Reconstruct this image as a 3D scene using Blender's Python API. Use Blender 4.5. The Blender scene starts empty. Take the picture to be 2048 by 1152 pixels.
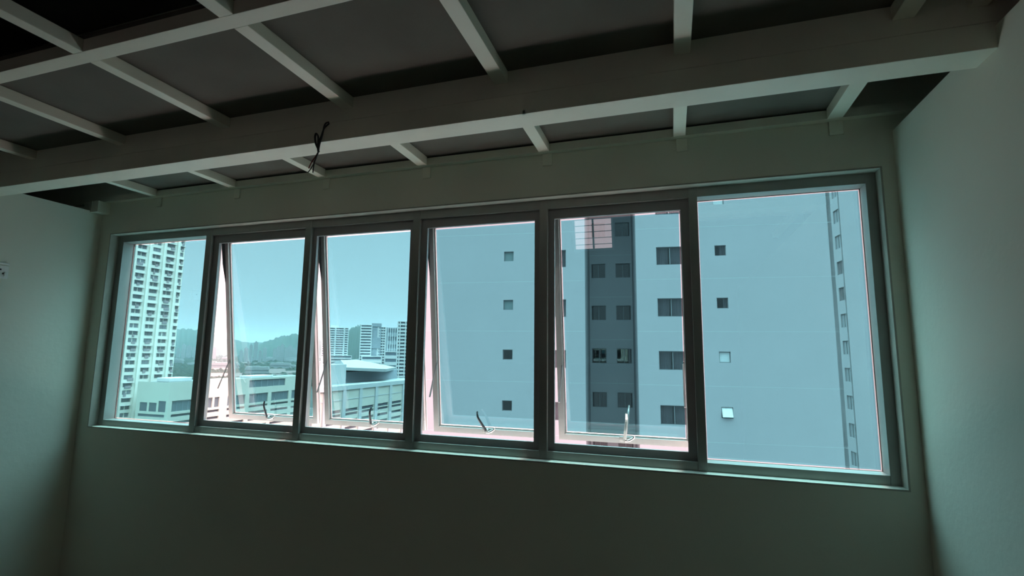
import bpy, bmesh, math, random
from mathutils import Vector, Matrix

S = bpy.context.scene
COL = S.collection
PI = math.pi

# ------------------------------------------------------------------ camera
CAM_POS = Vector((3.4152, -2.2058, 1.4663))
YAW, PITCH, ROLL, FPX = -0.3095, 0.1316, 0.0113, 998.56
cd = bpy.data.cameras.new('camera')
cam = bpy.data.objects.new('camera', cd)
COL.objects.link(cam)
fwd = Vector((math.sin(YAW) * math.cos(PITCH), math.cos(YAW) * math.cos(PITCH), math.sin(PITCH)))
rgt = Vector((math.cos(YAW), -math.sin(YAW), 0))
upv = rgt.cross(fwd)
r2 = rgt * math.cos(ROLL) + upv * math.sin(ROLL)
u2 = upv * math.cos(ROLL) - rgt * math.sin(ROLL)
M = Matrix((r2, u2, -fwd)).transposed().to_4x4()
M.translation = CAM_POS
cam.matrix_world = M
cd.sensor_fit = 'HORIZONTAL'
cd.sensor_width = 36.0
cd.lens = 36.0 * FPX / 2048.0
cd.clip_start = 0.02
cd.clip_end = 12000
S.camera = cam

# ------------------------------------------------------------------ sky, sun, exposure
w = bpy.data.worlds.new('sky')
S.world = w
w.use_nodes = True
nt = w.node_tree
nt.nodes.clear()
out = nt.nodes.new('ShaderNodeOutputWorld')
bg = nt.nodes.new('ShaderNodeBackground')
tc = nt.nodes.new('ShaderNodeTexCoord')
sx = nt.nodes.new('ShaderNodeSeparateXYZ')
rp = nt.nodes.new('ShaderNodeValToRGB')
nt.links.new(tc.outputs['Generated'], sx.inputs[0])
nt.links.new(sx.outputs['Z'], rp.inputs[0])
rp.color_ramp.elements[0].position = 0.0
rp.color_ramp.elements[0].color = (0.112, 0.084, 0.089, 1)
rp.color_ramp.elements[1].position = 0.90
rp.color_ramp.elements[1].color = (1.0, 0.82, 0.84, 1)
e = rp.color_ramp.elements.new(0.24)
e.color = (0.094, 0.074, 0.080, 1)
e = rp.color_ramp.elements.new(0.50)
e.color = (0.36, 0.275, 0.29, 1)
nt.links.new(rp.outputs[0], bg.inputs[0])
bg.inputs[1].default_value = 15.0
nt.links.new(bg.outputs[0], out.inputs[0])

sd = bpy.data.lights.new('sun', 'SUN')
sun = bpy.data.objects.new('sun', sd)
COL.objects.link(sun)
sdir = Vector((0.05, 0.20, 0.98)).normalized()
sun.rotation_euler = sdir.to_track_quat('Z', 'Y').to_euler()
sd.energy = 9.5
sd.angle = math.radians(3)
sd.color = (1.0, 0.86, 0.82)

S.view_settings.view_transform = 'Standard'
S.view_settings.look = 'None'
S.view_settings.exposure = 0.0
S.view_settings.gamma = 1.0
S.view_settings.use_curve_mapping = False
cy = S.cycles
cy.max_bounces = 12
cy.diffuse_bounces = 7
cy.glossy_bounces = 4
cy.transmission_bounces = 6
cy.transparent_max_bounces = 20
cy.volume_bounces = 1
cy.sample_clamp_indirect = 6.0
cy.use_denoising = True
cy.caustics_reflective = False
cy.caustics_refractive = False


# ------------------------------------------------------------------ materials
def mat(name, col, rough=0.6, metal=0.0, spec=0.4, noise=0.0, nscale=4.0, bump=0.0, bscale=60.0, col2=None, detail=4.0):
    m = bpy.data.materials.new(name)
    m.use_nodes = True
    n = m.node_tree
    b = n.nodes['Principled BSDF']
    b.inputs['Base Color'].default_value = (*col, 1)
    b.inputs['Roughness'].default_value = rough
    b.inputs['Metallic'].default_value = metal
    b.inputs['Specular IOR Level'].default_value = spec
    if noise > 0 or bump > 0:
        t = n.nodes.new('ShaderNodeTexCoord')
        if noise > 0:
            z = n.nodes.new('ShaderNodeTexNoise')
            z.inputs['Scale'].default_value = nscale
            z.inputs['Detail'].default_value = detail
            n.links.new(t.outputs['Object'], z.inputs['Vector'])
            r = n.nodes.new('ShaderNodeValToRGB')
            r.color_ramp.elements[0].position = 0.3
            r.color_ramp.elements[1].position = 0.7
            c2 = col2 if col2 else tuple(c * (1 - noise) for c in col)
            r.color_ramp.elements[0].color = (*c2, 1)
            r.color_ramp.elements[1].color = (*col, 1)
            n.links.new(z.outputs['Fac'], r.inputs[0])
            n.links.new(r.outputs[0], b.inputs['Base Color'])
        if bump > 0:
            z2 = n.nodes.new('ShaderNodeTexNoise')
            z2.inputs['Scale'].default_value = bscale
            z2.inputs['Detail'].default_value = 3
            n.links.new(t.outputs['Object'], z2.inputs['Vector'])
            bp = n.nodes.new('ShaderNodeBump')
            bp.inputs['Strength'].default_value = bump
            bp.inputs['Distance'].default_value = 0.004
            n.links.new(z2.outputs['Fac'], bp.inputs['Height'])
            n.links.new(bp.outputs[0], b.inputs['Normal'])
    return m


def glassmat(name, tint, refl, rough=0.0, fres=0.5):
    m = bpy.data.materials.new(name)
    m.use_nodes = True
    n = m.node_tree
    n.nodes.clear()
    o = n.nodes.new('ShaderNodeOutputMaterial')
    t = n.nodes.new('ShaderNodeBsdfTransparent')
    t.inputs[0].default_value = (*tint, 1)
    g = n.nodes.new('ShaderNodeBsdfGlossy')
    g.inputs['Roughness'].default_value = rough
    g.inputs[0].default_value = (1, 1, 1, 1)
    mx = n.nodes.new('ShaderNodeMixShader')
    lw = n.nodes.new('ShaderNodeLayerWeight')
    lw.inputs['Blend'].default_value = 0.25
    ma = n.nodes.new('ShaderNodeMath')
    ma.operation = 'MULTIPLY_ADD'
    ma.inputs[1].default_value = fres
    ma.inputs[2].default_value = refl
    n.links.new(lw.outputs['Facing'], ma.inputs[0])
    n.links.new(ma.outputs[0], mx.inputs[0])
    n.links.new(t.outputs[0], mx.inputs[1])
    n.links.new(g.outputs[0], mx.inputs[2])
    n.links.new(mx.outputs[0], o.inputs[0])
    return m


PLASTER = mat('cream_painted_plaster', (0.77, 0.75, 0.64), 0.75, noise=0.05, nscale=1.3, bump=0.25, bscale=35)
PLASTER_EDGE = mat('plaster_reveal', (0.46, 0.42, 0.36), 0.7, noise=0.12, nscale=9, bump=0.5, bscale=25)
BACKW = mat('brown_back_wall', (0.20, 0.14, 0.10), 0.8)
SHELL = mat('dark_concrete', (0.10, 0.10, 0.09), 0.9, noise=0.2, nscale=2)
FLOOR = mat('dark_timber_floor', (0.085, 0.055, 0.035), 0.6, noise=0.2, nscale=2.5, bump=0.1)
STEEL = mat('cream_white_painted_steel', (0.82, 0.79, 0.67), 0.45, noise=0.08, nscale=6, bump=0.12, bscale=40)
BOARD = mat('grey_cement_board', (0.145, 0.132, 0.110), 0.85, noise=0.22, nscale=3.2, bump=0.15, bscale=80, detail=8)
ALU = mat('anodised_aluminium', (0.36, 0.36, 0.335), 0.42, metal=0.35, noise=0.06, nscale=12)
SASH_LIT = mat('lit_sash_aluminium', (0.60, 0.585, 0.57), 0.35, metal=0.15, noise=0.05, nscale=12)  # frame aluminium in a paler colour, standing in for light on the sashes
ALU_DARK = mat('dark_sub_frame', (0.36, 0.34, 0.34), 0.5, metal=0.2)
GASKET = mat('black_rubber_gasket', (0.03, 0.03, 0.03), 0.7)
CHROME = mat('worn_chrome', (0.55, 0.52, 0.50), 0.3, metal=0.8)
LEVER = mat('dark_handle_metal', (0.045, 0.05, 0.055), 0.35)
WIRE_BLACK = mat('black_wire', (0.02, 0.02, 0.02), 0.5)
WIRE_RED = mat('red_wire', (0.22, 0.02, 0.015), 0.5)
SOCKET = mat('white_plastic', (0.80, 0.80, 0.76), 0.4)
HOLE = mat('socket_hole', (0.03, 0.03, 0.03), 0.8)
CLEAR = glassmat('clear_glass', (0.97, 0.97, 0.97), 0.02, fres=0.10)
FILM = glassmat('blue_tint_film', (0.275, 0.720, 0.775), 0.17, fres=0.25)
EXT_BOUNCE = mat('white_bounce_ledge', (0.82, 0.80, 0.78), 0.8, noise=0.12, nscale=6)
FACADE_B = mat('pale_facade_paint', (0.275, 0.275, 0.29), 0.85, noise=0.04, nscale=0.35)
JOINT = mat('facade_joint', (0.36, 0.40, 0.40), 0.9)
WINGWIN = mat('wing_window_grey', (0.20, 0.21, 0.225), 0.5)
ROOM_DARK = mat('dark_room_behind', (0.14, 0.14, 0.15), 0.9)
WFRAME = mat('grey_window_frame', (0.16, 0.17, 0.18), 0.5, metal=0.3)
WFRAME_W = mat('white_window_frame', (0.5, 0.52, 0.52), 0.5)
PANE_B = glassmat('building_window_glass', (0.62, 0.62, 0.64), 0.05, fres=0.25)
FROST = mat('teal_frosted_glass', (0.12, 0.16, 0.165), 0.3)
PANE_M = mat('milky_window_glass', (0.42, 0.46, 0.47), 0.25)
CURTAIN = mat('pale_curtain', (0.50, 0.49, 0.50), 0.9, noise=0.3, nscale=2)
CURTAIN2 = mat('grey_curtain', (0.13, 0.12, 0.13), 0.9, noise=0.3, nscale=2)
TOWER_W = mat('tower_white_paint', (0.74, 0.70, 0.63), 0.85, noise=0.05, nscale=0.2)
TOWER_WIN = mat('tower_window_grey', (0.27, 0.28, 0.31), 0.3, noise=0.5, nscale=0.6)
TOWER_SH = mat('tower_sunshade', (0.50, 0.48, 0.49), 0.7)
LAUNDRY = mat('balcony_clutter', (0.42, 0.33, 0.32), 0.9, noise=0.6, nscale=1.1, col2=(0.16, 0.18, 0.22))
MALL = mat('mall_wall_white', (0.46, 0.45, 0.40), 0.85, noise=0.06, nscale=0.1)
MALL_BAND = mat('mall_grey_band', (0.36, 0.38, 0.39), 0.8)
ROOF_FLAT = mat('flat_roof_grey', (0.19, 0.21, 0.22), 0.8, noise=0.15, nscale=0.08)
ROOF_MET = mat('pale_metal_roof', (0.25, 0.27, 0.28), 0.5)
SLOT = mat('dark_parking_opening', (0.09, 0.10, 0.12), 0.9)
GLAZ = mat('dark_glazing', (0.12, 0.15, 0.17), 0.25)
FAR_W = mat('far_white_wall', (0.52, 0.52, 0.52), 0.9)
FAR_G = mat('far_grey_wall', (0.24, 0.27, 0.30), 0.9)
FAR_WIN = mat('far_window_band', (0.11, 0.13, 0.16), 0.5)
HILL = mat('forest_hill', (0.030, 0.045, 0.035), 0.95, noise=0.4, nscale=0.01)
TREES = mat('tree_canopy', (0.018, 0.028, 0.018), 0.95, noise=0.5, nscale=0.05)
GROUND = mat('city_ground', (0.035, 0.042, 0.038), 0.95, noise=0.5, nscale=0.012)
GREEN_N = mat('green_podium', (0.10, 0.24, 0.19), 0.9, noise=0.4, nscale=0.15)
LOWRISE = [mat('pale_rendered_wall', (0.25, 0.25, 0.25), 0.9), mat('tan_rendered_wall', (0.20, 0.17, 0.155), 0.9),
           mat('brown_tiled_roof', (0.11, 0.08, 0.075), 0.9)]


# ------------------------------------------------------------------ mesh helpers
def bx(bm, x0, x1, y0, y1, z0, z1, bevel=0.0):
    r = bmesh.ops.create_cube(bm, size=1.0)
    vs = r['verts']
    for v in vs:
        v.co = Vector(((x0 + x1) / 2 + v.co.x * (x1 - x0), (y0 + y1) / 2 + v.co.y * (y1 - y0), (z0 + z1) / 2 + v.co.z * (z1 - z0)))
    if bevel > 0:
        es = list({e for v in vs for e in v.link_edges})
        bmesh.ops.bevel(bm, geom=es, offset=bevel, segments=2, affect='EDGES', profile=0.6)


def tube(bm, pts, rad, n=8, flat=1.0):
    """tube through pts; rad a number or a list; flat squashes the section along its second axis"""
    pts = [Vector(p) for p in pts]
    if not isinstance(rad, (list, tuple)):
        rad = [rad] * len(pts)
    rings = []
    a = None
    for i, p in enumerate(pts):
        t = (pts[min(i + 1, len(pts) - 1)] - pts[max(i - 1, 0)]).normalized()
        if a is None:
            a = t.orthogonal().normalized() if abs(t.x) > 0.9 else (Vector((1, 0, 0)) - t * t.x).normalized()
        a = (a - t * a.dot(t)).normalized()
        b = t.cross(a)
        rings.append([bm.verts.new(p + a * (math.cos(2 * PI * k / n) * rad[i]) + b * (math.sin(2 * PI * k / n) * rad[i] * flat)) for k in range(n)])
    for q, r in zip(rings, rings[1:]):
        for k in range(n):
            bm.faces.new((q[k], q[(k + 1) % n], r[(k + 1) % n], r[k]))
    bm.faces.new(rings[0][::-1])
    bm.faces.new(rings[-1])


def smooth_pts(pts, sub=5):
    P = [Vector(p) for p in pts]
    o = []
    for i in range(len(P) - 1):
        p0 = P[max(i - 1, 0)]; p1 = P[i]; p2 = P[i + 1]; p3 = P[min(i + 2, len(P) - 1)]
        for k in range(sub):
            t = k / sub
            o.append(0.5 * ((2 * p1) + (-p0 + p2) * t + (2 * p0 - 5 * p1 + 4 * p2 - p3) * t * t + (-p0 + 3 * p1 - 3 * p2 + p3) * t ** 3))
    o.append(P[-1])
    return o


def obj(name, bm, m, parent=None, smooth=False, loc=None, rot=None):
    me = bpy.data.meshes.new(name)
    bmesh.ops.recalc_face_normals(bm, faces=bm.faces)
    bm.to_mesh(me)
    bm.free()
    for mm in (m if isinstance(m, (list, tuple)) else [m]):
        me.materials.append(mm)
    if smooth:
        for p in me.polygons:
            p.use_smooth = True
    o = bpy.data.objects.new(name, me)
    COL.objects.link(o)
    if loc:
        o.location = loc
    if rot:
        o.rotation_euler = rot
    if parent:
        o.parent = parent
    return o


def empty(name, loc=(0, 0, 0), rot=(0, 0, 0), parent=None):
    o = bpy.data.objects.new(name, None)
    o.empty_display_size = 0.1
    COL.objects.link(o)
    o.location = loc
    o.rotation_euler = rot
    if parent:
        o.parent = parent
    return o


def tag(o, label=None, cat=None, group=None, kind=None):
    if label: o['label'] = label
    if cat: o['category'] = cat
    if group: o['group'] = group
    if kind: o['kind'] = kind
    return o


def box(name, dims, m, parent=None, bevel=0.0):
    bm = bmesh.new()
    bx(bm, *dims, bevel=bevel)
    return obj(name, bm, m, parent)


def facade(bm, x0, x1, z0, z1, holes, y=0.0, depth=0.15, mi=0):
    """a wall face in the plane y with rectangular holes (x0,x1,z0,z1) and their reveals"""
    xs = sorted({x0, x1, *[h[0] for h in holes], *[h[1] for h in holes]})
    zs = sorted({z0, z1, *[h[2] for h in holes], *[h[3] for h in holes]})
    xs = [x for x in xs if x0 <= x <= x1]
    zs = [z for z in zs if z0 <= z <= z1]

    def q(*c):
        f = bm.faces.new([bm.verts.new(v) for v in c])
        f.material_index = mi
    for za, zb in zip(zs, zs[1:]):
        zc = (za + zb) / 2
        run = None
        for xa, xb in zip(xs, xs[1:]):
            xc = (xa + xb) / 2
            inside = any(h[0] < xc < h[1] and h[2] < zc < h[3] for h in holes)
            if not inside:
                run = [xa, xb] if run is None else [run[0], xb]
            elif run:
                q((run[0], y, za), (run[1], y, za), (run[1], y, zb), (run[0], y, zb)); run = None
        if run:
            q((run[0], y, za), (run[1], y, za), (run[1], y, zb), (run[0], y, zb))
    d = y + depth
    for a, b, c, e in holes:
        q((a, y, c), (b, y, c), (b, d, c), (a, d, c))
        q((a, y, e), (a, d, e), (b, d, e), (b, y, e))
        q((a, y, c), (a, d, c), (a, d, e), (a, y, e))
        q((b, y, c), (b, y, e), (b, d, e), (b, d, c))


def ring(bm, x0, x1, z0, z1, wx, y0, y1, wz=None, sides='lrtb'):
    """rectangular frame of members wx wide"""
    wz = wz or wx
    if 'l' in sides: bx(bm, x0, x0 + wx, y0, y1, z0, z1)
    if 'r' in sides: bx(bm, x1 - wx, x1, y0, y1, z0, z1)
    a = x0 + (wx if 'l' in sides else 0)
    b = x1 - (wx if 'r' in sides else 0)
    if 't' in sides: bx(bm, a, b, y0, y1, z1 - wz, z1)
    if 'b' in sides: bx(bm, a, b, y0, y1, z0, z0 + wz)


# ------------------------------------------------------------------ the room
XL, XR, WW = -0.103, 4.258, 4.206        # side walls, width of the window opening
ZS, ZH = 1.0, 2.2                        # sill and head of the opening
ZJ, ZB = 2.408, 2.283                    # underside of the joists and of the main beam
ZP = 2.452                               # underside of the boards
ZV = 2.345                               # top of the side partitions
YB = -4.7                                # back wall
ZT = 3.7                                 # top of the space over the loft

wf = bmesh.new()
XA, XC, TW = -0.95, 5.1, 0.115
bx(wf, XA, XC, 0, TW, -0.2, ZS)
bx(wf, XA, XC, 0, TW, ZH, ZT)
bx(wf, XA, 0, 0, TW, ZS, ZH)
bx(wf, WW, XC, 0, TW, ZS, ZH)
wall_front = tag(obj('wall_front', wf, PLASTER), kind='structure')

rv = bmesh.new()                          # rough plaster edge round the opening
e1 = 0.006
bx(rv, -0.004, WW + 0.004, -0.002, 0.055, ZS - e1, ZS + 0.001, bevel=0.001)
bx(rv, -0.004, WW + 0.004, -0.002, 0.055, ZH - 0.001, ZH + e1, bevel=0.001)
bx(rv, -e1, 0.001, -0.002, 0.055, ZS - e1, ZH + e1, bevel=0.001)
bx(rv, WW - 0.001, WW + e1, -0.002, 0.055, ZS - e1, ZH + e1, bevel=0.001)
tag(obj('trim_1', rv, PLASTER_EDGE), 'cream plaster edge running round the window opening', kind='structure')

tag(box('wall_left', (XL - 0.1, XL, YB, 0, 0, ZV), PLASTER), kind='structure')
tag(box('wall_right', (XR, XR + 0.1, YB, 0, 0, ZV), PLASTER), kind='structure')
tag(box('wall_outer_left', (XA - 0.1, XA, YB, 0.1, -0.2, ZT), SHELL), kind='structure')
tag(box('wall_outer_right', (XC, XC + 0.1, YB, 0.1, -0.2, ZT), SHELL), kind='structure')
tag(box('floor', (XA, XC, YB, 0, -0.2, 0), FLOOR), kind='structure')
tag(box('roof_slab', (XA - 0.1, XC + 0.1, YB - 0.1, TW, ZT, ZT + 0.2), SHELL), kind='structure')

# back wall with its barred window
BWX0, BWX1, BWZ0, BWZ1 = 2.08, 2.67, 1.68, 2.32
wb = bmesh.new()
bx(wb, XA, XC, YB - 0.1, YB, -0.2, BWZ0)
bx(wb, XA, XC, YB - 0.1, YB, BWZ1, ZT)
bx(wb, XA, BWX0, YB - 0.1, YB, BWZ0, BWZ1)
bx(wb, BWX1, XC, YB - 0.1, YB, BWZ0, BWZ1)
tag(obj('wall_back', wb, BACKW), kind='structure')
w2 = tag(empty('window_2', (BWX0, YB - 0.05, BWZ0)), kind='structure')
b2 = bmesh.new()
ww, wh = BWX1 - BWX0, BWZ1 - BWZ0
ring(b2, 0, ww, 0, wh, 0.03, -0.03, 0.03)
bx(b2, ww * 0.5 - 0.012, ww * 0.5 + 0.012, -0.02, 0.02, 0.03, wh - 0.03)
obj('window_frame', b2, ALU, w2)
for k in range(1, 7):
    g = bmesh.new()
    tube(g, [(0.03, 0, wh * k / 7), (ww - 0.03, 0, wh * k / 7)], 0.006, 6)
    obj('window_bar', g, ALU_DARK, w2)

# ------------------------------------------------------------------ loft floor: boards, joists, beams
ceiling = tag(empty('ceiling', (0, 0, ZP)), kind='structure')
NJ = [(0.37, 0.412), (0.985, 1.03), (1.605, 1.65), (2.212, 2.262), (2.845, 2.895), (3.447, 3.497), (4.03, 4.085)]
YBEAM0, YBEAM1 = -0.655, -0.553
YC0, YC1 = -1.213, -1.163
for (a, b), (c, d) in zip(NJ, NJ[1:]):
    for y0, y1 in ((YC0, YBEAM0 + 0.03), (YBEAM1 - 0.03, -0.012)):
        bd = bmesh.new()
        bx(bd, (a + b) / 2 + 0.003, (c + d) / 2 - 0.003, y0 + 0.003, y1, 0, 0.018)
        obj('ceiling_board', bd, BOARD, ceiling)

NTH = ['beside the left wall', 'second from the left wall', 'third from the left wall', 'fourth from the left wall',
       'fifth from the left wall', 'sixth from the left wall', 'last before the right wall']


def joist(x0, x1, y0, y1, label, group, z0=ZJ, z1=ZP):
    b = bmesh.new()
    bx(b, x0, x1, y0, y1, z0, z1 - 0.0015, bevel=0.002)
    o = obj('steel_joist', b, STEEL)
    return tag(o, label, 'joist', group)


for i, (a, b) in enumerate(NJ):
    joist(a, b, YBEAM1 - 0.004, -0.034, 'short white steel joist from main beam to window wall, ' + NTH[i], 'short joists above the window')
    joist(a, b, YC1, YBEAM0 + 0.004, 'white steel joist between cross beam and main beam, ' + NTH[i], 'joists of the middle bay')
    if i < 6:
        joist(a, b, YB + 0.01, YC0, 'white steel joist running back behind the cross beam, ' + NTH[i], 'joists of the rear bay')
joist(4.205, 4.25, -1.9, YBEAM0 + 0.004, 'white steel joist hugging the right wall beyond the main beam', 'joists of the middle bay')

b = bmesh.new()
bx(b, XL - 0.35, XR + 0.35, YC0, YC1, ZJ, ZP + 0.0, bevel=0.002)
tag(obj('cross_beam', b, STEEL), 'slim white cross beam flush with the joists, nearest the camera', 'beam')

mb = tag(empty('main_beam', (XL, YBEAM0, ZB)), 'deep white main beam spanning the room in front of the window', 'beam')
b = bmesh.new()
bx(b, -0.4, XR - XL + 0.4, 0.0, YBEAM1 - YBEAM0, 0, 0.075, bevel=0.0025)
obj('lower_channel', b, STEEL, mb)
b = bmesh.new()
bx(b, -0.4, XR - XL + 0.4, 0.004, YBEAM1 - YBEAM0 - 0.004, 0.077, ZP - ZB + 0.03, bevel=0.0025)
obj('upper_channel', b, STEEL, mb)
b = bmesh.new()                           # smeared weld patch on the underside edge
for k, (px, pl) in enumerate(((2.78, 0.07), (2.86, 0.1), (2.95, 0.05))):
    bx(b, px - XL, px - XL + pl, -0.0015, 0.006, -0.001, 0.012, bevel=0.0008)
obj('weld_patch', b, STEEL, mb)

lg = tag(empty('wall_ledger', (0, -0.035, ZJ)), 'white steel ledger along the top of the window wall', 'ledger')
b = bmesh.new()
bx(b, XL - 0.3, XR + 0.2, 0.0, 0.006, 0.0, 0.036)
bx(b, XL - 0.3, XR + 0.2, 0.006, 0.0345, 0.0, 0.006)
obj('angle_bar', b, STEEL, lg)
for i, (a, c) in enumerate(NJ):
    g = bmesh.new()
    bx(g, a + 0.012, c + 0.008, 0.026, 0.0345, -0.058, 0.0, bevel=0.002)
    obj('wall_cleat', g, STEEL, lg)
cb = bmesh.new()
bx(cb, XL - 0.06, XL + 0.07, -0.075, -0.001, ZV - 0.012, ZJ - 0.002, bevel=0.002)
bx(cb, XL + 0.012, XL + 0.018, -0.079, -0.074, ZV - 0.01, ZJ - 0.004)
tag(obj('corner_bracket', cb, STEEL), 'short boxed steel bracket in the upper left corner', 'bracket')

# hanging wires
wr = tag(empty('electrical_wires', (2.15, -0.668, 2.355)), 'tangle of black and red wires hanging from the main beam', 'wires')


def wire(name, pts, m, r=0.0024):
    b = bmesh.new()
    tube(b, smooth_pts([Vector((x - 2.15, y + 0.668, z - 2.355)) for x, y, z in pts], 5), r, 6)
    return obj(name, b, m, wr, smooth=True)


wire('wire', [(2.155, -0.655, 2.362), (2.152, -0.672, 2.345), (2.145, -0.675, 2.30), (2.136, -0.676, 2.262), (2.133, -0.675, 2.235)], WIRE_BLACK, 0.0032)
wire('wire', [(2.158, -0.655, 2.356), (2.149, -0.671, 2.33), (2.139, -0.674, 2.295), (2.129, -0.678, 2.262), (2.132, -0.676, 2.232)], WIRE_BLACK, 0.003)
wire('wire_loop', [(2.136, -0.674, 2.234), (2.121, -0.673, 2.262), (2.112, -0.672, 2.292), (2.114, -0.673, 2.306), (2.121, -0.675, 2.308), (2.127, -0.676, 2.29), (2.128, -0.677, 2.262), (2.134, -0.676, 2.236)], WIRE_BLACK)
wire('wire_loop', [(2.135, -0.676, 2.236), (2.117, -0.676, 2.268), (2.110, -0.675, 2.300), (2.117, -0.676, 2.312), (2.130, -0.678, 2.296), (2.134, -0.679, 2.262), (2.136, -0.678, 2.236)], WIRE_BLACK)
t = wire('wire_tail', [(2.134, -0.676, 2.238), (2.122, -0.677, 2.216), (2.105, -0.678, 2.192), (2.094, -0.678, 2.170)], WIRE_RED, 0.002)
tag(t, 'red wire tail')
wire('wire_tail', [(2.135, -0.675, 2.238), (2.121, -0.675, 2.202), (2.104, -0.674, 2.174), (2.088, -0.673, 2.156)], WIRE_BLACK, 0.002)
wire('wire_tail', [(2.136, -0.677, 2.238), (2.124, -0.679, 2.205), (2.119, -0.680, 2.178), (2.117, -0.680, 2.150)], WIRE_BLACK, 0.0022)

# switched socket on the left wall
sk = tag(empty('wall_socket', (XL, -0.515, 1.885)), 'white wall socket on the left wall at the picture edge', 'socket')
b = bmesh.new()
bx(b, 0, 0.012, -0.075, 0.073, -0.036, 0.036, bevel=0.003)
obj('cover_plate', b, SOCKET, sk)
b = bmesh.new()
bx(b, 0, 0.008, -0.078, 0.076, 0.04, 0.052, bevel=0.002)
obj('mounting_lip', b, SOCKET, sk)
for (y, z) in ((0.035, 0.012), (0.050, -0.010), (-0.02, 0.012)):
    b = bmesh.new()
    bx(b, 0.0115, 0.0132, y - 0.005, y + 0.005, z - 0.004, z + 0.004)
    obj('socket_hole', b, HOLE, sk)
b = bmesh.new()
bx(b, 0.011, 0.018, 0.052, 0.066, -0.026, 0.0, bevel=0.002)
obj('rocker_switch', b, SOCKET, sk)

# ------------------------------------------------------------------ window 1
win = tag(empty('window_1', (0, 0.05, ZS)), kind='structure')
Y0, Y1, YG = 0.0, 0.082, 0.070            # frame faces and glass plane, from the frame's front
H = ZH - ZS
b = bmesh.new()
bx(b, 0, 0.046, Y0, Y1, 0, H, bevel=0.0015)
bx(b, WW - 0.036, WW, Y0, Y1, 0, H, bevel=0.0015)
bx(b, 0.046, WW - 0.036, Y0, Y1, H - 0.043, H, bevel=0.0015)
bx(b, 0.046, WW - 0.036, Y0, Y1, 0, 0.036, bevel=0.0015)
obj('outer_frame', b, ALU, win)
MUL = [(0.748, 0.789), (1.474, 1.514), (2.151, 2.191), (2.828, 2.868), (3.503, 3.539)]
for a, c in MUL:
    b = bmesh.new()
    bx(b, a, c, Y0 - 0.003, Y1 - 0.004, 0.0, H, bevel=0.002)
    obj('mullion', b, ALU, win)

ZT0, ZT1 = 0.036, H - 0.043               # clear height between sill and head members
for x0, x1 in ((0.046, MUL[0][0]), (MUL[4][1], WW - 0.036)):
    g = bmesh.new()
    bx(g, x0, x1, YG, YG + 0.005, ZT0, ZT1)
    p = obj('fixed_pane', g, CLEAR, win)
    g = bmesh.new()
    fg = 0.0055
    vs = [g.verts.new(v) for v in ((x0 + fg, YG - 0.0008, ZT0 + fg), (x1 - fg, YG - 0.0008, ZT0 + fg), (x1 - fg, YG - 0.0008, ZT1 - fg), (x0 + fg, YG - 0.0008, ZT1 - fg))]
    g.faces.new(vs)
    obj('tint_film', g, FILM, p)
    g = bmesh.new()
    ring(g, x0 + 0.0002, x1 - 0.0002, ZT0 + 0.0002, ZT1 - 0.0002, 0.0014, YG - 0.004, YG - 0.0015)
    obj('gasket', g, GASKET, p)

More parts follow.
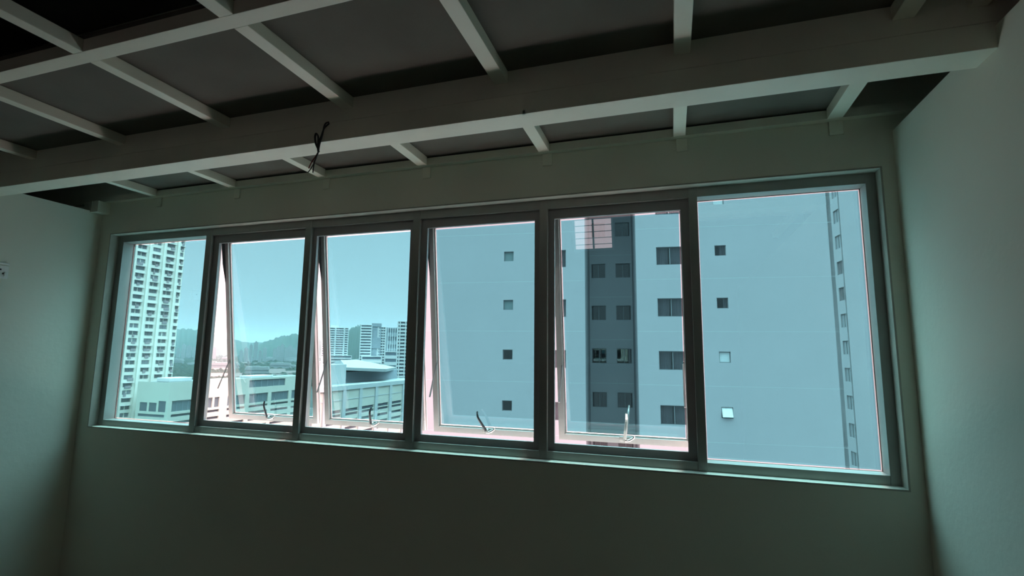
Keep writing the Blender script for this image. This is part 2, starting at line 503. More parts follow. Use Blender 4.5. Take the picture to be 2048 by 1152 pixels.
TH = math.radians(7.6)
HX = [(0.832, 1.456), (1.538, 2.126), (2.225, 2.800), (2.897, 3.468)]
HZ0, HZ1 = 0.070, 1.110
LEAN = [(-0.008, 0.100, 0.004), (0.006, 0.092, 0.010), (-0.045, 0.098, 0.012), (0.014, 0.135, -0.035)]
for i, (x0, x1) in enumerate(HX):
    ml, mr = MUL[i][1], MUL[i + 1][0]
    b = bmesh.new()                        # recessed sub-frame round each opening light
    bx(b, ml, x0, 0.018, 0.034, ZT0, ZT1)
    bx(b, x1, mr, 0.018, 0.034, ZT0, ZT1)
    bx(b, x0, x1, 0.018, 0.034, HZ1, ZT1)
    bx(b, x0, x1, 0.018, 0.034, ZT0, HZ0)
    tag(obj('sub_frame', b, ALU_DARK, win), 'dark recessed sub-frame')
    # top-hung sash, pushed open at the bottom
    ox0, ox1 = ((0.821, 1.468), (1.520, 2.150), (2.205, 2.827), (2.878, 3.501))[i]
    sw = ox1 - ox0
    L = 1.106
    hinge = (ox0, 0.058, HZ1 + 0.044)
    sb = bmesh.new()
    st = 0.028
    ring(sb, 0, sw, -L, 0, st, 0.0, 0.026)
    ring(sb, st - 0.0005, sw - st + 0.0005, -L + st - 0.0005, -st + 0.0005, 0.006, 0.010, 0.026)
    bx(sb, -0.004, 0.0, 0.020, 0.026, -L, 0)
    bx(sb, sw, sw + 0.004, 0.020, 0.026, -L, 0)
    sash = obj('awning_sash', sb, SASH_LIT, win, loc=hinge, rot=(TH, 0, 0))
    gx0, gx1, gz0, gz1 = st + 0.0055, sw - st - 0.0055, -L + st + 0.0055, -st - 0.0055
    g = bmesh.new()
    bx(g, gx0, gx1, 0.014, 0.019, gz0, gz1)
    obj('glass_pane', g, CLEAR, sash)
    g = bmesh.new()
    f2 = 0.0055
    g.faces.new([g.verts.new(v) for v in ((gx0 + f2, 0.0132, gz0 + f2), (gx1 - f2, 0.0132, gz0 + f2), (gx1 - f2, 0.0132, gz1 - f2 - 0.003), (gx0 + f2, 0.0132, gz1 - f2 - 0.003))])
    obj('tint_film', g, FILM, sash)
    g = bmesh.new()
    ring(g, gx0 + 0.0001, gx1 - 0.0001, gz0 + 0.0001, gz1 - 0.0001, 0.0014, 0.0115, 0.0128)
    obj('gasket', g, GASKET, sash)
    # cam handle on the bottom rail
    lx, lz, ly = LEAN[i]
    cx, cz = sw / 2 + (-0.015, 0.0, -0.01, 0.005)[i], -L + 0.022
    h = bmesh.new()
    bx(h, cx - 0.026, cx + 0.030, -0.005, 0.0, cz - 0.011, cz + 0.011, bevel=0.002)
    tube(h, [(cx, -0.004, cz + 0.002), (cx, -0.022, cz + 0.002)], [0.011, 0.010], 12)
    tube(h, [(cx + 0.021, -0.004, cz), (cx + 0.021, -0.008, cz)], [0.004, 0.004], 8)
    tube(h, [(cx - 0.019, -0.004, cz), (cx - 0.019, -0.008, cz)], [0.004, 0.004], 8)
    tube(h, smooth_pts([(cx, -0.018, cz - 0.004), (cx + 0.016, -0.014, cz - 0.004), (cx + 0.036, -0.006, cz + 0.006), (cx + 0.040, -0.004, cz + 0.016)], 4), 0.006, 8)
    hd = obj('handle_base', h, CHROME, sash)
    h = bmesh.new()
    P = smooth_pts([(cx, -0.020, cz + 0.004), (cx + lx * 0.35, -0.027, cz + lz * 0.35), (cx + lx * 0.8, -0.034, cz + lz * 0.75), (cx + lx, -0.030 + ly, cz + lz)], 4)
    n_ = len(P)
    tube(h, P, [0.0085 - 0.0035 * k / (n_ - 1) for k in range(n_)], 10, flat=0.6)
    obj('handle_lever', h, LEVER if i < 3 else CHROME, sash)
    # dark four-bar hinge plates at the top of both jambs
    for px_ in (ox0 + 0.001, ox1 - 0.003):
        q = bmesh.new()
        ya, yb, zb = 0.036 - 0.058, 0.001, 0.0
        pr_ = [(ya, -0.02), (0.004, -0.02), (0.002, -0.30), (ya + 0.004, -0.16)]
        lo = [q.verts.new((px_ - ox0, y, z)) for y, z in pr_]
        hi = [q.verts.new((px_ - ox0 + 0.002, y, z)) for y, z in pr_]
        q.faces.new(lo[::-1]); q.faces.new(hi)
        for k in range(4):
            q.faces.new((lo[k], lo[(k + 1) % 4], hi[(k + 1) % 4], hi[k]))
        obj('hinge_plate', q, GASKET, sash)
    # friction stays on both edges: arm from frame to sash
    for sx_, px_ in ((0.004, x0 + 0.006), (sw - 0.004, x1 - 0.006)):
        s = bmesh.new()
        tube(s, [(px_ - hinge[0], 0.012, -L + 0.195), (px_ - hinge[0], 0.016, -L + 0.385)], 0.0042, 6, flat=0.45)
        tube(s, [(px_ - hinge[0], -0.088, -L + 0.200), (px_ - hinge[0], 0.010, -L + 0.375)], 0.0048, 6, flat=0.5)
        obj('friction_stay', s, ALU_DARK, sash)

# unseen outside ledge, lowered and widened to bounce sunlight up to the ceiling
es = bmesh.new()
bx(es, XA, XC, TW, 0.70, 0.66, 0.80, bevel=0.004)
bx(es, -0.3, WW + 0.3, TW, 0.165, 0.80, 0.955, bevel=0.003)
tag(obj('trim_2', es, EXT_BOUNCE), 'unseen white concrete ledge outside below the window, shaped to bounce sunlight up', kind='structure')

# ------------------------------------------------------------------ apartment block opposite
BANG = math.radians(6.3)
ab = tag(empty('apartment_building', (0.09, 27.20, 0), (0, 0, BANG)), 'pale concrete apartment block straight across, with recessed light well and small square windows', 'building')
lev = [10.72, 7.73, 4.73, 1.73, -1.27, -4.27, -7.27, 13.72]
holes, wins = [], []
for z in lev:
    for s in (-1, 1):
        a, c = sorted((s * 5.83, s * 6.43))
        holes.append((a, c, z - 0.60, z)); wins.append(('small', a, c, z - 0.60, z, 0.0, s))
        a, c = sorted((s * 2.62, s * 4.15))
        holes.append((a, c, z - 1.05, z)); wins.append(('wide', a, c, z - 1.05, z, 0.0, s))
rec = []
for z in [12.9 + 1.0] + [10.92, 7.93, 4.93, 1.93, -1.07, -4.25, -7.25]:
    for a, c in ((-1.37, -0.37), (0.33, 1.35)):
        rec.append((a, c, z - 1.02, z)); wins.append(('recess', a, c, z - 1.02, z, 6.15, 1))
b = bmesh.new()
T0, Z0, RD = 16.0, -45.0, 6.15
facade(b, -11.9, -1.50, Z0, T0, [h for h in holes if h[1] < 0], 0, 0.22)
facade(b, 1.47, 11.93, Z0, T0, [h for h in holes if h[0] > 0], 0, 0.22)
facade(b, -1.50, 1.47, Z0, T0, rec, RD, 0.22)


def quad(bm, *c):
    bm.faces.new([bm.verts.new(v) for v in c])


quad(b, (-1.50, 0, Z0), (-1.50, RD, Z0), (-1.50, RD, T0), (-1.50, 0, T0))
quad(b, (1.47, 0, Z0), (1.47, 0, T0), (1.47, RD, T0), (1.47, RD, Z0))
bx(b, -11.9, 11.93, RD + 1.5, 14, Z0, T0)
bx(b, -11.9, -11.7, 0, 14, Z0, T0)
bx(b, 11.73, 11.93, 0, 14, Z0, T0)
bx(b, -11.9, 11.93, 0.01, 14, T0, T0 + 0.4)
obj('wall', b, FACADE_B, ab)
j = bmesh.new()
for k in range(-4, 3):
    z = 5.83 + 3 * k
    bx(j, -11.9, -1.50, -0.004, 0.01, z, z + 0.018)
    bx(j, 1.47, 11.93, -0.004, 0.01, z, z + 0.018)
    bx(j, -1.5, 1.47, RD - 0.004, RD + 0.01, z - 0.3, z - 0.275)
obj('joint_line', j, JOINT, ab)
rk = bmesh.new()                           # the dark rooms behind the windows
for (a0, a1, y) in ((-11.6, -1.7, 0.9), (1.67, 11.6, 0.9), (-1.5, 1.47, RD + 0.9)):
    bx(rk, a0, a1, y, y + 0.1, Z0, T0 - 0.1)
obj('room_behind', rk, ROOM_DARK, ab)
rnd = random.Random(7)


def folds(bm, x0, x1, z0, z1, y, amp, n):
    N = n * 6
    lo, hi = [], []
    for k in range(N + 1):
        t = k / N
        x = x0 + (x1 - x0) * t
        yy = y + amp * math.sin(t * n * 2 * PI) + amp * 0.5 * math.sin(t * n * 5.1 + 1)
        lo.append(bm.verts.new((x, yy, z0)))
        hi.append(bm.verts.new((x, yy, z1)))
    for k in range(N):
        bm.faces.new((lo[k], lo[k + 1], hi[k + 1], hi[k]))


for kind, a, c, z0, z1, y, s in wins:
    if z1 < -4.5 or z1 > 11.5:
        continue
    d = y + 0.10
    o = empty('window', ((a + c) / 2, d, z0), parent=ab)
    hw, hh = (c - a) / 2, z1 - z0
    fr = bmesh.new()
    fw = 0.035
    ring(fr, -hw, hw, 0, hh, fw, 0, 0.05)
    openlow = (kind == 'small' and s == 1 and abs(z1 + 1.27) < 0.1)
    if kind != 'small':
        bx(fr, -0.022, 0.022, -0.004, 0.05, fw, hh - fw)
    obj('window_frame', fr, WFRAME, o)
    if openlow:
        g = bmesh.new()
        ring(g, -hw + 0.03, hw - 0.03, -hh + 0.05, 0, 0.03, -0.02, 0.01)
        bx(g, -hw + 0.06, hw - 0.06, -0.008, 0.0, -hh + 0.08, -0.03)
        obj('open_casement', g, WFRAME_W, o, loc=(0, -0.02, hh - 0.03), rot=(-math.radians(24), 0, 0))
        g = bmesh.new()
        folds(g, -hw + 0.04, hw - 0.04, 0.04, hh - 0.04, 0.12, 0.01, 3)
        obj('blind', g, PANE_M, o)
        continue
    milky = (kind == 'small' and s == 1 and (abs(z1 - 1.73) < 0.1 or abs(z1 - 10.72) < 0.1))
    g = bmesh.new()
    bx(g, -hw + fw, hw - fw, 0.022, 0.028, fw, hh - fw)
    frost = kind == 'small' and s == -1 and z1 > 4
    obj('pane', g, PANE_M if milky else FROST if frost else PANE_B, o)
    if milky or frost:
        continue
    g = bmesh.new()
    if kind == 'wide':
        folds(g, -hw + 0.03, -0.1, 0.02, hh - 0.02, 0.13, 0.03, 6)
        folds(g, 0.02, hw - 0.03, 0.02, hh - 0.02, 0.12, 0.03, 6)
        obj('curtain', g, CURTAIN, o)
    elif kind == 'recess':
        q = rnd.random()
        if q < 0.65:
            folds(g, 0.02 if q < 0.35 else -hw + 0.04, hw - 0.04 if q < 0.35 else -0.03, 0.1, hh - 0.02, 0.26, 0.02, 5)
            obj('curtain', g, CURTAIN2, o)
        else:
            g.free()
    else:
        if z1 > 4:
            folds(g, 0.06 if z1 < 7 else -0.02, hw - 0.04, 0.02, hh - 0.02, 0.12, 0.02, 2)
            obj('curtain', g, CURTAIN, o)
        else:
            g.free()

# far wing, seen past the block's right edge
wg = tag(empty('apartment_wing', (0.09, 27.20, 0), (0, 0, BANG)), 'pale wing of flats beyond the near blocks right edge, one column of windows', 'building')
sh = [(31.95, 33.30, 21.36 - 3 * k - 1.5, 21.36 - 3 * k) for k in range(12)]
b = bmesh.new()
facade(b, 31.6, 52, -45, 34, sh, 0, 0.2)   # built along x, turned to face left
for v in b.verts:
    v.co = Vector((25.5 + v.co.y, v.co.x, v.co.z))
bx(b, 25.5, 27.4, 31.6, 31.9, -45, 34)
bx(b, 27.4, 48, 32.3, 40, -45, 34)
quad(b, (27.4, 31.6, -45), (27.4, 31.6, 34), (27.4, 32.3, 34), (27.4, 32.3, -45))
obj('wall', b, FACADE_B, wg)
for k, (a, c, z0, z1) in enumerate(sh):
    o = empty('window', (25.58, (a + c) / 2, z0), parent=wg)
    g = bmesh.new()
    bx(g, 0, 0.04, -(c - a) / 2, (c - a) / 2, 0, 0.04)
    bx(g, 0, 0.04, -(c - a) / 2, (c - a) / 2, 1.44, 1.5)
    bx(g, 0, 0.04, -0.03, 0.03, 0, 1.5)
    bx(g, 0, 0.04, -(c - a) / 2, -(c - a) / 2 + 0.05, 0, 1.5)
    obj('window_frame', g, WFRAME, o)
    g = bmesh.new()
    bx(g, 0.045, 0.06, -(c - a) / 2, (c - a) / 2, 0, 1.5)
    obj('pane', g, WINGWIN if k not in (3, 4) else CURTAIN2, o)

# ------------------------------------------------------------------ residential tower at far left
tw = tag(empty('residential_tower', (-207.1, 0, 0), (0, 0, PI / 2)), 'tall white residential tower at the far left, packed with small windows', 'building')
cols = [(144.7, 148.3), (151.1, 154.5), (157.2, 160.7), (163.4, 165.0)]
th = []
for k in range(26):
    z = 51.25 - 3 * k
    for a, c in cols:
        th.append((a, c, z - 1.75, z))
b = bmesh.new()
facade(b, 136.0, 165.4, -45, 62, th, 0, 0.9)
bx(b, 136.0, 165.4, 0.9, 22, -45, 62)
for a, c in cols[:-1]:
    bx(b, c + 0.9, c + 1.7, -0.7, 0.1, -45, 62)
bx(b, 142.6, 143.4, -0.7, 0.1, -45, 62)
obj('wall', b, TOWER_W, tw)
rnd = random.Random(3)
for k in range(26):
    z = 51.25 - 3 * k
    if z < -27: break
    for ci, (a, c) in enumerate(cols):
        o = empty('window', ((a + c) / 2, 0.35, z - 1.75), parent=tw)
        hw = (c - a) / 2
        g = bmesh.new()
        if ci < 3:
            gap = 0.25 if rnd.random() < 0.6 else 0.04
            bx(g, -hw + 0.1, -gap, 0, 0.1, 0.05, 1.7)
            bx(g, gap, hw - 0.1, 0, 0.1, 0.05, 1.7)
        else:
            bx(g, -hw + 0.1, hw - 0.1, 0, 0.1, 0.05, 1.7)
        obj('pane', g, TOWER_WIN, o)
        g = bmesh.new()
        bx(g, -hw, hw, 0.1, 0.5, 0, 1.75)
        obj('balcony_wall', g, TOWER_W, o)
        if rnd.random() < 0.75:
            g = bmesh.new()
            e_ = rnd.uniform(0.0, 0.7)
            bx(g, -hw - 0.1, hw + e_ * 0.6, -1.1, -0.2, 1.62, 1.74)
            obj('sunshade', g, TOWER_SH, o)
        if rnd.random() < 0.55:
            g = bmesh.new()
            a1 = rnd.uniform(-hw, 0)
            bx(g, a1, rnd.uniform(a1 + 0.7, hw + 0.2), -0.6, -0.36, rnd.uniform(-0.9, -0.4), rnd.uniform(0.2, 0.8))
            obj('laundry_rack', g, LAUNDRY, o)
pod = bmesh.new()
bx(pod, -200, -172, 118, 144.8, -45, -26.5, bevel=0.5)
bx(pod, -196, -182, 122, 140, -26.5, -24.8, bevel=0.4)
tag(obj('podium_building', pod, GREEN_N), 'low dark green block at the foot of the tall tower', 'building')

# ------------------------------------------------------------------ long white building with parking decks
l1 = tag(empty('commercial_building', (-183, 0, 0), (0, 0, PI / 2)), 'long flat-roofed white building with a band of dark windows, right of the tall tower', 'building')
WZ = (-22.4, -18.2)
wy = [(147.2, 157.0), (158.6, 165.4), (166.4, 168.8), (173.0, 182.6), (185.0, 196.2), (198.4, 209.8), (212.0, 223.0)]
sl = [(-24.4, -23.4), (-27.3, -26.2), (-30.4, -29.3), (-33.5, -32.4)]
h1 = [(a, c, *WZ) for a, c in wy]
sy = [(147.2, 157.0), (159.0, 169.0), (173.0, 182.6), (185.0, 196.2), (198.4, 209.8), (212.0, 223.0)]
h1 += [(a, c, z0, z1) for a, c in sy for z0, z1 in sl]
h1.append((184.4, 207.0, -15.3, -11.9))
b = bmesh.new()
facade(b, 145.6, 226, -45, -11, h1, 0, 0.8)
bx(b, 145.9, 226, 0.8, 17, -45, -11.6)
bx(b, 145.9, 226, 0.8, 1.1, -11.6, -11)
sideh = [(1.5, 15.5, z0, z1) for z0, z1 in sl] + [(1.2, 5.0, -22.4, -18.2), (6, 10, -22.4, -19), (11, 15, -22.4, -19)]
sb2 = bmesh.new()
facade(sb2, 0, 17, -45, -11, sideh, 0, 0.3)
for v in sb2.verts:
    v.co = Vector((145.6 + v.co.y, v.co.x, v.co.z))
me_tmp = bpy.data.meshes.new('side')
sb2.to_mesh(me_tmp); sb2.free()
b.from_mesh(me_tmp)
bpy.data.meshes.remove(me_tmp)
obj('wall', b, MALL, l1)
for a, c in wy:
    g = bmesh.new(); bx(g, a, c, 0.55, 0.7, *WZ); o = obj('window', g, GLAZ, l1)
    g = bmesh.new()
    nmul = max(1, int((c - a) / 2.3))
    for k in range(1, nmul):
        x = a + (c - a) * k / nmul
        bx(g, x - 0.08, x + 0.08, 0.45, 0.56, *WZ)
    bx(g, a, c, 0.45, 0.56, WZ[1] - 0.5, WZ[1] - 0.3)
    obj('window_bar', g, FAR_G, o)
for a, c in sy:
    for z0, z1 in sl:
        g = bmesh.new(); bx(g, a, c, 0.6, 0.75, z0, z1); obj('parking_opening', g, SLOT, l1)
for q_ in sideh:
    g = bmesh.new(); bx(g, 145.8, 145.88, q_[0], q_[1], q_[2], q_[3]); obj('parking_opening', g, SLOT, l1)
g = bmesh.new()
bx(g, 184.4, 207.0, 0.5, 0.7, -15.3, -11.9)
o = obj('clerestory', g, GLAZ, l1)
g = bmesh.new()
for k in range(0, 7):
    x = 184.4 + 22.6 * k / 6
    bx(g, x - 0.12, x + 0.12, 0.35, 0.5, -15.3, -11.9)
obj('window_bar', g, FAR_G, o)
g = bmesh.new()
bx(g, 147.5, 226, 2, 16, -11.6, -11.3)
obj('roof', g, ROOF_FLAT, l1)
g = bmesh.new()
bx(g, 150, 160, 6, 13, -11.3, -9.6, bevel=0.3)
bx(g, 190, 204, 5, 12, -11.3, -10.2, bevel=0.2)
obj('roof_plant', g, FAR_W, l1)

l2 = tag(empty('parking_building', (-116, 0, 0), (0, 0, PI / 2)), 'white panelled parking building with pale hipped roof, seen through the third pane from the left', 'building')
pil = [(150.9, 152.7), (161.9, 163.9), (172.6, 174.4), (183.8, 185.8), (195.0, 197.0), (206.3, 208.3), (217.5, 219.5)]
s2 = [(-21.2, -20.0), (-22.6, -21.6), (-25.2, -24.1), (-27.9, -26.8), (-30.4, -29.4)]
h2 = [(p[1] + 0.4, q[0] - 0.4, z0, z1) for p, q in zip(pil, pil[1:]) for z0, z1 in s2]
b = bmesh.new()
facade(b, 147.5, 224, -45, -11, h2, 0, 0.6)


def prism(bm, plan, z0, z1):
    lo = [bm.verts.new((x, y, z0)) for x, y in plan]
    hi = [bm.verts.new((x, y, z1)) for x, y in plan]
    n = len(plan)
    for k in range(n):
        bm.faces.new((lo[k], lo[(k + 1) % n], hi[(k + 1) % n], hi[k]))
    bm.faces.new(lo[::-1])
    bm.faces.new(hi)


PLAN = [(147.8, 0.6), (224, 0.6), (224, 30), (183, 30), (149.5, 3)]
prism(b, PLAN, -45, -11.4)
bx(b, 147.5, 224, 0.01, 0.5, -11.6, -10.95)
bx(b, 147.5, 147.8, 0.01, 0.7, -45, -11)
obj('wall', b, MALL, l2)
g = bmesh.new()
for p in pil:
    bx(g, p[0], p[1], -0.45, 0.05, -45, -12.8)
bx(g, 147.5, 224, -0.5, 0.05, -12.8, -11.1)
bx(g, 147.5, 224, -0.12, 0.05, -16.6, -16.3)
obj('pilaster_grid', g, MALL_BAND, l2)
for h_ in h2:
    g = bmesh.new(); bx(g, h_[0], h_[1], 0.45, 0.55, h_[2], h_[3]); obj('parking_opening', g, SLOT, l2)
g = bmesh.new()
prism(g, [(148.5, 0.9), (223.8, 0.9), (223.8, 29.8), (183.2, 29.8), (150, 3)], -11.4, -11.1)
obj('roof', g, ROOF_FLAT, l2)
g = bmesh.new()                            # roof hut at left and the pale hipped roof
prism(g, [(160.5, 7.5), (171.8, 6), (171.8, 16), (167, 15)], -11.1, -3.4)
obj('roof_hut', g, MALL_BAND, l2)
g = bmesh.new()
e0, e1_ = -6.2, -5.2
v = [g.verts.new(c) for c in ((171.9, 6, e0 + 1.6), (196.5, 3.0, e0 + 0.4), (224, 14, e0 + 0.4), (196, 34, e0 + 1.6), (181.5, 16, -1.9), (199, 20, -1.9))]
w_ = [g.verts.new((q.co.x, q.co.y, q.co.z - 1.2)) for q in v[:4]]
g.faces.new((v[0], v[1], v[5], v[4])); g.faces.new((v[1], v[2], v[5])); g.faces.new((v[2], v[3], v[5])); g.faces.new((v[3], v[0], v[4], v[5]))
for k in range(4):
    g.faces.new((v[k], w_[k], w_[(k + 1) % 4], v[(k + 1) % 4]))
g.faces.new(w_)
hr = obj('hipped_roof', g, ROOF_MET, l2)
g = bmesh.new()
bx(g, 178, 220, 11, 26, -11.1, e0 - 0.6)
obj('roof_storey', g, FAR_G, l2)


# ------------------------------------------------------------------ distant towers
def slab_tower(name, c, wdt, dep, z0, z1, ang, label, bands, m=FAR_W, band_m=FAR_WIN, crown=None, n_piers=0, piers=FAR_W):
    o = tag(empty(name, (c[0], c[1], 0), (0, 0, ang)), label, 'building', 'towers on the skyline')
    fh = (z1 - z0) / bands
    hs = [(-wdt / 2 + 1.0, wdt / 2 - 1.0, z0 + fh * k + fh * 0.35, z0 + fh * k + fh * 0.85) for k in range(bands)]
    b = bmesh.new()
    facade(b, -wdt / 2, wdt / 2, -45, z1, hs, 0, 1.0)
    bx(b, -wdt / 2, wdt / 2, 1.2, dep, -45, z1)
    quad(b, (-wdt / 2, 0, -45), (-wdt / 2, 1.3, -45), (-wdt / 2, 1.3, z1), (-wdt / 2, 0, z1))
    quad(b, (wdt / 2, 0, -45), (wdt / 2, 0, z1), (wdt / 2, 1.3, z1), (wdt / 2, 1.3, -45))
    if crown:
        bx(b, *crown)
    obj('wall', b, m, o)
    for h in hs:
        g = bmesh.new(); bx(g, h[0], h[1], 0.8, 1.0, h[2], h[3]); obj('window_band', g, band_m, o)
    for k in range(n_piers):
        x = -wdt / 2 + wdt * (k + 0.5) / n_piers
        g = bmesh.new(); bx(g, x - wdt * 0.03, x + wdt * 0.03, -0.6, 0.3, -45, z1); obj('pier', g, piers, o)
    return o


A0 = math.radians(36)
slab_tower('office_tower', (-418.8, 556.5), 33, 22, -5, 33.5, A0, 'broad white office block with dense window bands, left of the steep hill', 13, n_piers=3,
           crown=(-6, 2, 5, 12, 33, 37))
slab_tower('office_podium', (-410.0, 551), 36, 14, -22, -3, A0, 'pale stepped base below the broad white office block', 5)
slab_tower('high_rise', (-330.6, 494.8), 13, 14, -15, 33.0, A0 * 0.9, 'cream high-rise slab just right of the steep hill', 15)
slab_tower('high_rise', (-321.5, 501.5), 11, 14, -15, 35.0, A0 * 0.9, 'grey windowless stair tower in the middle of the skyline pair', 2, m=FAR_G, band_m=FAR_G)
slab_tower('high_rise', (-316.6, 505.5), 10, 14, -15, 31.0, A0 * 0.9, 'white high-rise with window dots, right of the grey stair tower', 15, n_piers=4)
slab_tower('office_podium', (-316, 486), 22, 16, -30, -2.5, A0, 'low white banded block in front of the paired high-rises', 5)
slab_tower('annex_block', (-306, 470), 22, 12, -30, -8.5, A0, 'low plain pale annex before the paired high-rises', 2, band_m=FAR_G)
slab_tower('glass_tower', (-461, 768.5), 19, 16, -10, 45, A0, 'blue-grey ribbed tower between the white high-rises', 4, m=FAR_G, n_piers=5)
slab_tower('office_podium', (-452, 752), 24, 16, -40, 4, A0, 'pale base with arch under the blue-grey ribbed tower', 4)
slab_tower('white_tower', (-231.5, 410), 15, 14, -30, 30.5, A0 * 0.8, 'tall plain white tower at the right edge of the skyline', 19, n_piers=3)

# ------------------------------------------------------------------ ground, hills, trees, low town
g = bmesh.new()
quad(g, (-6000, 60, -45), (900, 60, -45), (900, 7000, -45), (-6000, 7000, -45))
tag(obj('ground', g, GROUND), kind='structure')


def hill(name, dist, prof, label, depth, seed):
    """ridge whose crest follows bearings and heights measured along the skyline"""
    rn = random.Random(seed)
    bm = bmesh.new()
    rows = 9
    grid = []
    for (brg, h) in prof:
        d = Vector((math.sin(math.radians(brg)), math.cos(math.radians(brg)), 0))
        col = []
        for r in range(rows):
            t = r / (rows - 1)
            R_ = dist - depth / 2 + depth * t
            p = Vector((CAM_POS.x, CAM_POS.y, 0)) + d * R_
            k = math.sin(PI * t) ** 0.8
            p.z = -45 + (h + 45) * k + (rn.uniform(-1, 1) * 0.035 * (h + 45) if 0 < r < rows - 1 else 0)
            col.append(bm.verts.new(p))
        grid.append(col)
    for a, c in zip(grid, grid[1:]):
        for r in range(rows - 1):
            bm.faces.new((a[r], c[r], c[r + 1], a[r + 1]))
    return tag(obj(name, bm, HILL, smooth=True), label, kind='structure')


def fine(prof, n=6, seed=1, amp=0.03):
    rn = random.Random(seed)
    o = []
    for (b0, h0), (b1, h1_) in zip(prof, prof[1:]):
        for k in range(n):
            t = k / n
            s = t * t * (3 - 2 * t)
            h = h0 + (h1_ - h0) * s
            o.append((b0 + (b1 - b0) * t, h * (1 + rn.uniform(-amp, amp))))
    o.append(prof[-1])
    return o


hill('hills', 3600, fine([(-56, 60), (-54, 90), (-52.01, 114.8), (-51.31, 125.3), (-50.76, 132.5), (-50.23, 130.7), (-49.61, 126.0), (-48.33, 104.2),
                          (-47.01, 75.4), (-45.67, 58.6), (-43.85, 54.6), (-40, 50), (-36, 60), (-32, 62), (-28, 40)], 5, 1, 0.02), 'faint far ridge behind the tall tower', 900, 1)
hill('hills', 2800, fine([(-46.2, -30), (-45, 18), (-44.3, 37.4), (-43.77, 52.8), (-43.19, 63.4), (-42.5, 76.8), (-41.8, 85.3), (-41.09, 91.3), (-40.6, 89.3),
                          (-39.12, 78.2), (-38.09, 53.3), (-37.2, 10), (-36.4, -30)], 5, 2, 0.03), 'low wooded hill seen through the second pane', 500, 2)
hill('hills', 2200, fine([(-37.6, -30), (-36.8, 40), (-36.11, 76.7), (-35.67, 95.9), (-35.32, 104.6), (-34.91, 111.3), (-34.49, 113.8), (-34.01, 112.2),
                          (-33.26, 104.5), (-32.44, 88.3), (-31.34, 63.7), (-30.24, 47.5), (-29, 0), (-28.2, -30)], 5, 3, 0.015), 'steep dark wooded hill between the skyline towers', 450, 3)
def place(brg, R_):
    a = math.radians(brg)
    return CAM_POS.x + math.sin(a) * R_, CAM_POS.y + math.cos(a) * R_


rnd = random.Random(11)
TAKEN = [(-233, 410, 30), (-321, 498, 45), (-415, 556, 45), (-458, 765, 36), (-300, 470, 30)]


def low_house(kind):
    b = bmesh.new()
    if kind == 0:                          # gabled roof
        bx(b, -0.5, 0.5, -0.3, 0.3, 0, 0.7)
        a = [b.verts.new(c) for c in ((-0.55, -0.36, 0.68), (0.55, -0.36, 0.68), (0.55, 0.36, 0.68), (-0.55, 0.36, 0.68), (-0.55, 0, 1.0), (0.55, 0, 1.0))]
        fs = [b.faces.new((a[0], a[1], a[5], a[4])), b.faces.new((a[2], a[3], a[4], a[5])), b.faces.new((a[0], a[4], a[3])), b.faces.new((a[1], a[2], a[5]))]
        for f in fs: f.material_index = 1
    else:                                  # flat-roofed slab with floors
        n = 4 if kind == 1 else 9
        for k in range(n):
            bx(b, -0.5, 0.5, -0.25, 0.25, k / n, (k + 0.55) / n)
            bx(b, -0.47, 0.47, -0.22, 0.22, (k + 0.55) / n, (k + 1) / n)
        bx(b, -0.2, 0.1, -0.12, 0.12, 1.0, 1.06)
    me = bpy.data.meshes.new('house')
    bmesh.ops.recalc_face_normals(b, faces=b.faces)
    b.to_mesh(me); b.free()
    me.materials.append(LOWRISE[0] if kind != 0 else LOWRISE[1])
    me.materials.append(LOWRISE[2])
    return me


HM = [low_house(k) for k in range(3)]


def put(kind, brg, R_, sx_, sy_, sz_, rz, label, group, name):
    x, y = place(brg, R_)
    o = bpy.data.objects.new(name, HM[kind])
    COL.objects.link(o)
    o.location = (x, y, -45)
    o.scale = (sx_, sy_, sz_)
    o.rotation_euler = (0, 0, rz)
    if kind == 2:
        TAKEN.append((x, y, 14))
    tag(o, label, 'building', group)


def free_spot(r, lo, hi, pw):
    for _ in range(400):
        R_ = lo + hi * rnd.random() ** pw
        bg_ = rnd.uniform(-52, -30.5)
        x, y = place(bg_, R_)
        if all((x - q[0]) ** 2 + (y - q[1]) ** 2 > (r + q[2]) ** 2 for q in TAKEN):
            return bg_, R_
    return None


def where(bg_, R_):
    pane = 'first pane' if bg_ < -48.4 else 'second pane' if bg_ < -41.5 else 'gap beside the second pane' if bg_ < -38.6 else 'third pane'
    near = 'nearest' if R_ < 1200 else 'middle-distance' if R_ < 1700 else 'farthest'
    return pane, near


for k in range(46):
    sx_, sy_ = rnd.uniform(22, 52), rnd.uniform(18, 30)
    sp = free_spot(0.56 * math.hypot(sx_, sy_ * 0.7), 850, 1500, 1.2)
    if sp:
        TAKEN.append((*place(*sp), 0.56 * math.hypot(sx_, sy_ * 0.7)))
        pn, nr = where(*sp)
        put(0, *sp, sx_, sy_, rnd.uniform(9, 15), rnd.uniform(0.3, 0.9),
            f'low brown-roofed shed among treetops, {nr} ones in the {pn}', f'brown-roofed sheds, {nr}, {pn}', 'low_house')
for k in range(34):
    sx_, sy_ = rnd.uniform(25, 55), rnd.uniform(20, 30)
    sp = free_spot(0.56 * math.hypot(sx_, sy_ * 0.7), 900, 1500, 1.0)
    if sp:
        TAKEN.append((*place(*sp), 0.56 * math.hypot(sx_, sy_ * 0.7)))
        pn, nr = where(*sp)
        put(1, *sp, sx_, sy_, rnd.uniform(14, 26), rnd.uniform(0.3, 0.9),
            f'flat-roofed pale low block among treetops, {nr} ones in the {pn}', f'flat-roofed low blocks, {nr}, {pn}', 'low_block')
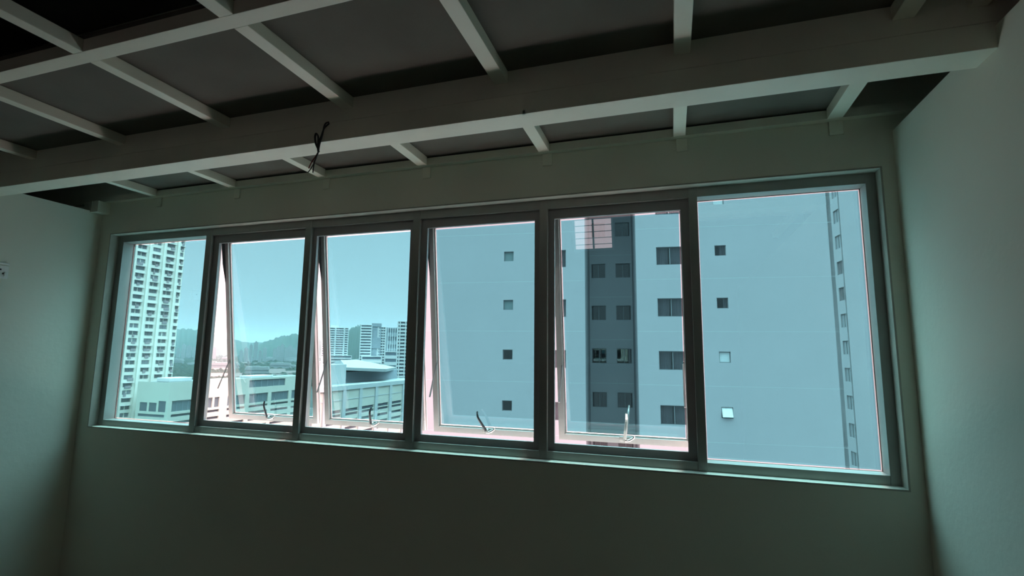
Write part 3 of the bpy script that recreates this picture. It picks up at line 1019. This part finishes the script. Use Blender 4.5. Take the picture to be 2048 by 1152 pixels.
for k in range(9):
    put(2, -42.9 + k * 0.36, 1900 + (k % 3) * 60, 9 + k * 5 % 7, 12, 55 + (k * 37 % 5) * 4, 0.7,
        'white flats in a row at the foot of the low wooded hill', 'white flats below the low wooded hill', 'apartment_slab')
for k in range(8):
    put(2, -51.2 + k * 0.42, 2300 + (k % 2) * 80, 10 + k * 3 % 8, 14, 54 + (k * 23 % 4) * 5, 0.7,
        'white flats in a row below the faint far ridge', 'white flats below the far ridge', 'apartment_slab')
for k in range(6):
    put(2, -45.9 + k * 0.42, 1750 + (k % 2) * 90, 9 + k * 3 % 6, 12, 48 + (k * 29 % 4) * 9, 0.7,
        'pale flats on the flat horizon left of the low wooded hill', 'pale flats on the flat horizon', 'apartment_slab')
ico = bmesh.new()
bmesh.ops.create_icosphere(ico, subdivisions=1, radius=1.0)
IV = [v.co.copy() for v in ico.verts]
IF = [[v.index for v in f.verts] for f in ico.faces]
ico.free()
verts, faces = [], []
for k in range(9000):
    R_ = 700 * (3000 / 700) ** rnd.random()
    x, y = place(rnd.uniform(-54, -27), R_)
    r = rnd.uniform(4.5, 9.5) * (0.75 + R_ / 2400)
    if any((x - q[0]) ** 2 + (y - q[1]) ** 2 < (q[2] * 0.95 + r) ** 2 for q in TAKEN):
        continue
    n0 = len(verts)
    for v in IV:
        q = rnd.uniform(0.75, 1.2)
        verts.append((x + v.x * r * q, y + v.y * r * q, -45 + r * 0.55 + v.z * r * 0.8 * q))
    faces += [[n0 + i for i in f] for f in IF]
me = bpy.data.meshes.new('tree_canopy')
me.from_pydata(verts, [], faces)
me.materials.append(TREES)
tc_ = bpy.data.objects.new('tree_canopy', me)
COL.objects.link(tc_)
tag(tc_, 'mass of green treetops spread through the distant town', 'trees', kind='stuff')

# haze over the town
hm = bpy.data.materials.new('town_haze')
hm.use_nodes = True
hn = hm.node_tree
hn.nodes.clear()
ho = hn.nodes.new('ShaderNodeOutputMaterial')
hv = hn.nodes.new('ShaderNodeVolumeScatter')
hv.inputs['Color'].default_value = (0.30, 0.38, 0.44, 1)
hv.inputs['Density'].default_value = 0.00014
hn.links.new(hv.outputs[0], ho.inputs['Volume'])
g = bmesh.new()
bx(g, -5000, -228, 120, 6200, -44.5, 200)
hz = obj('haze', g, hm)
tag(hz, 'thin haze hanging over the distant town', 'haze', kind='stuff')
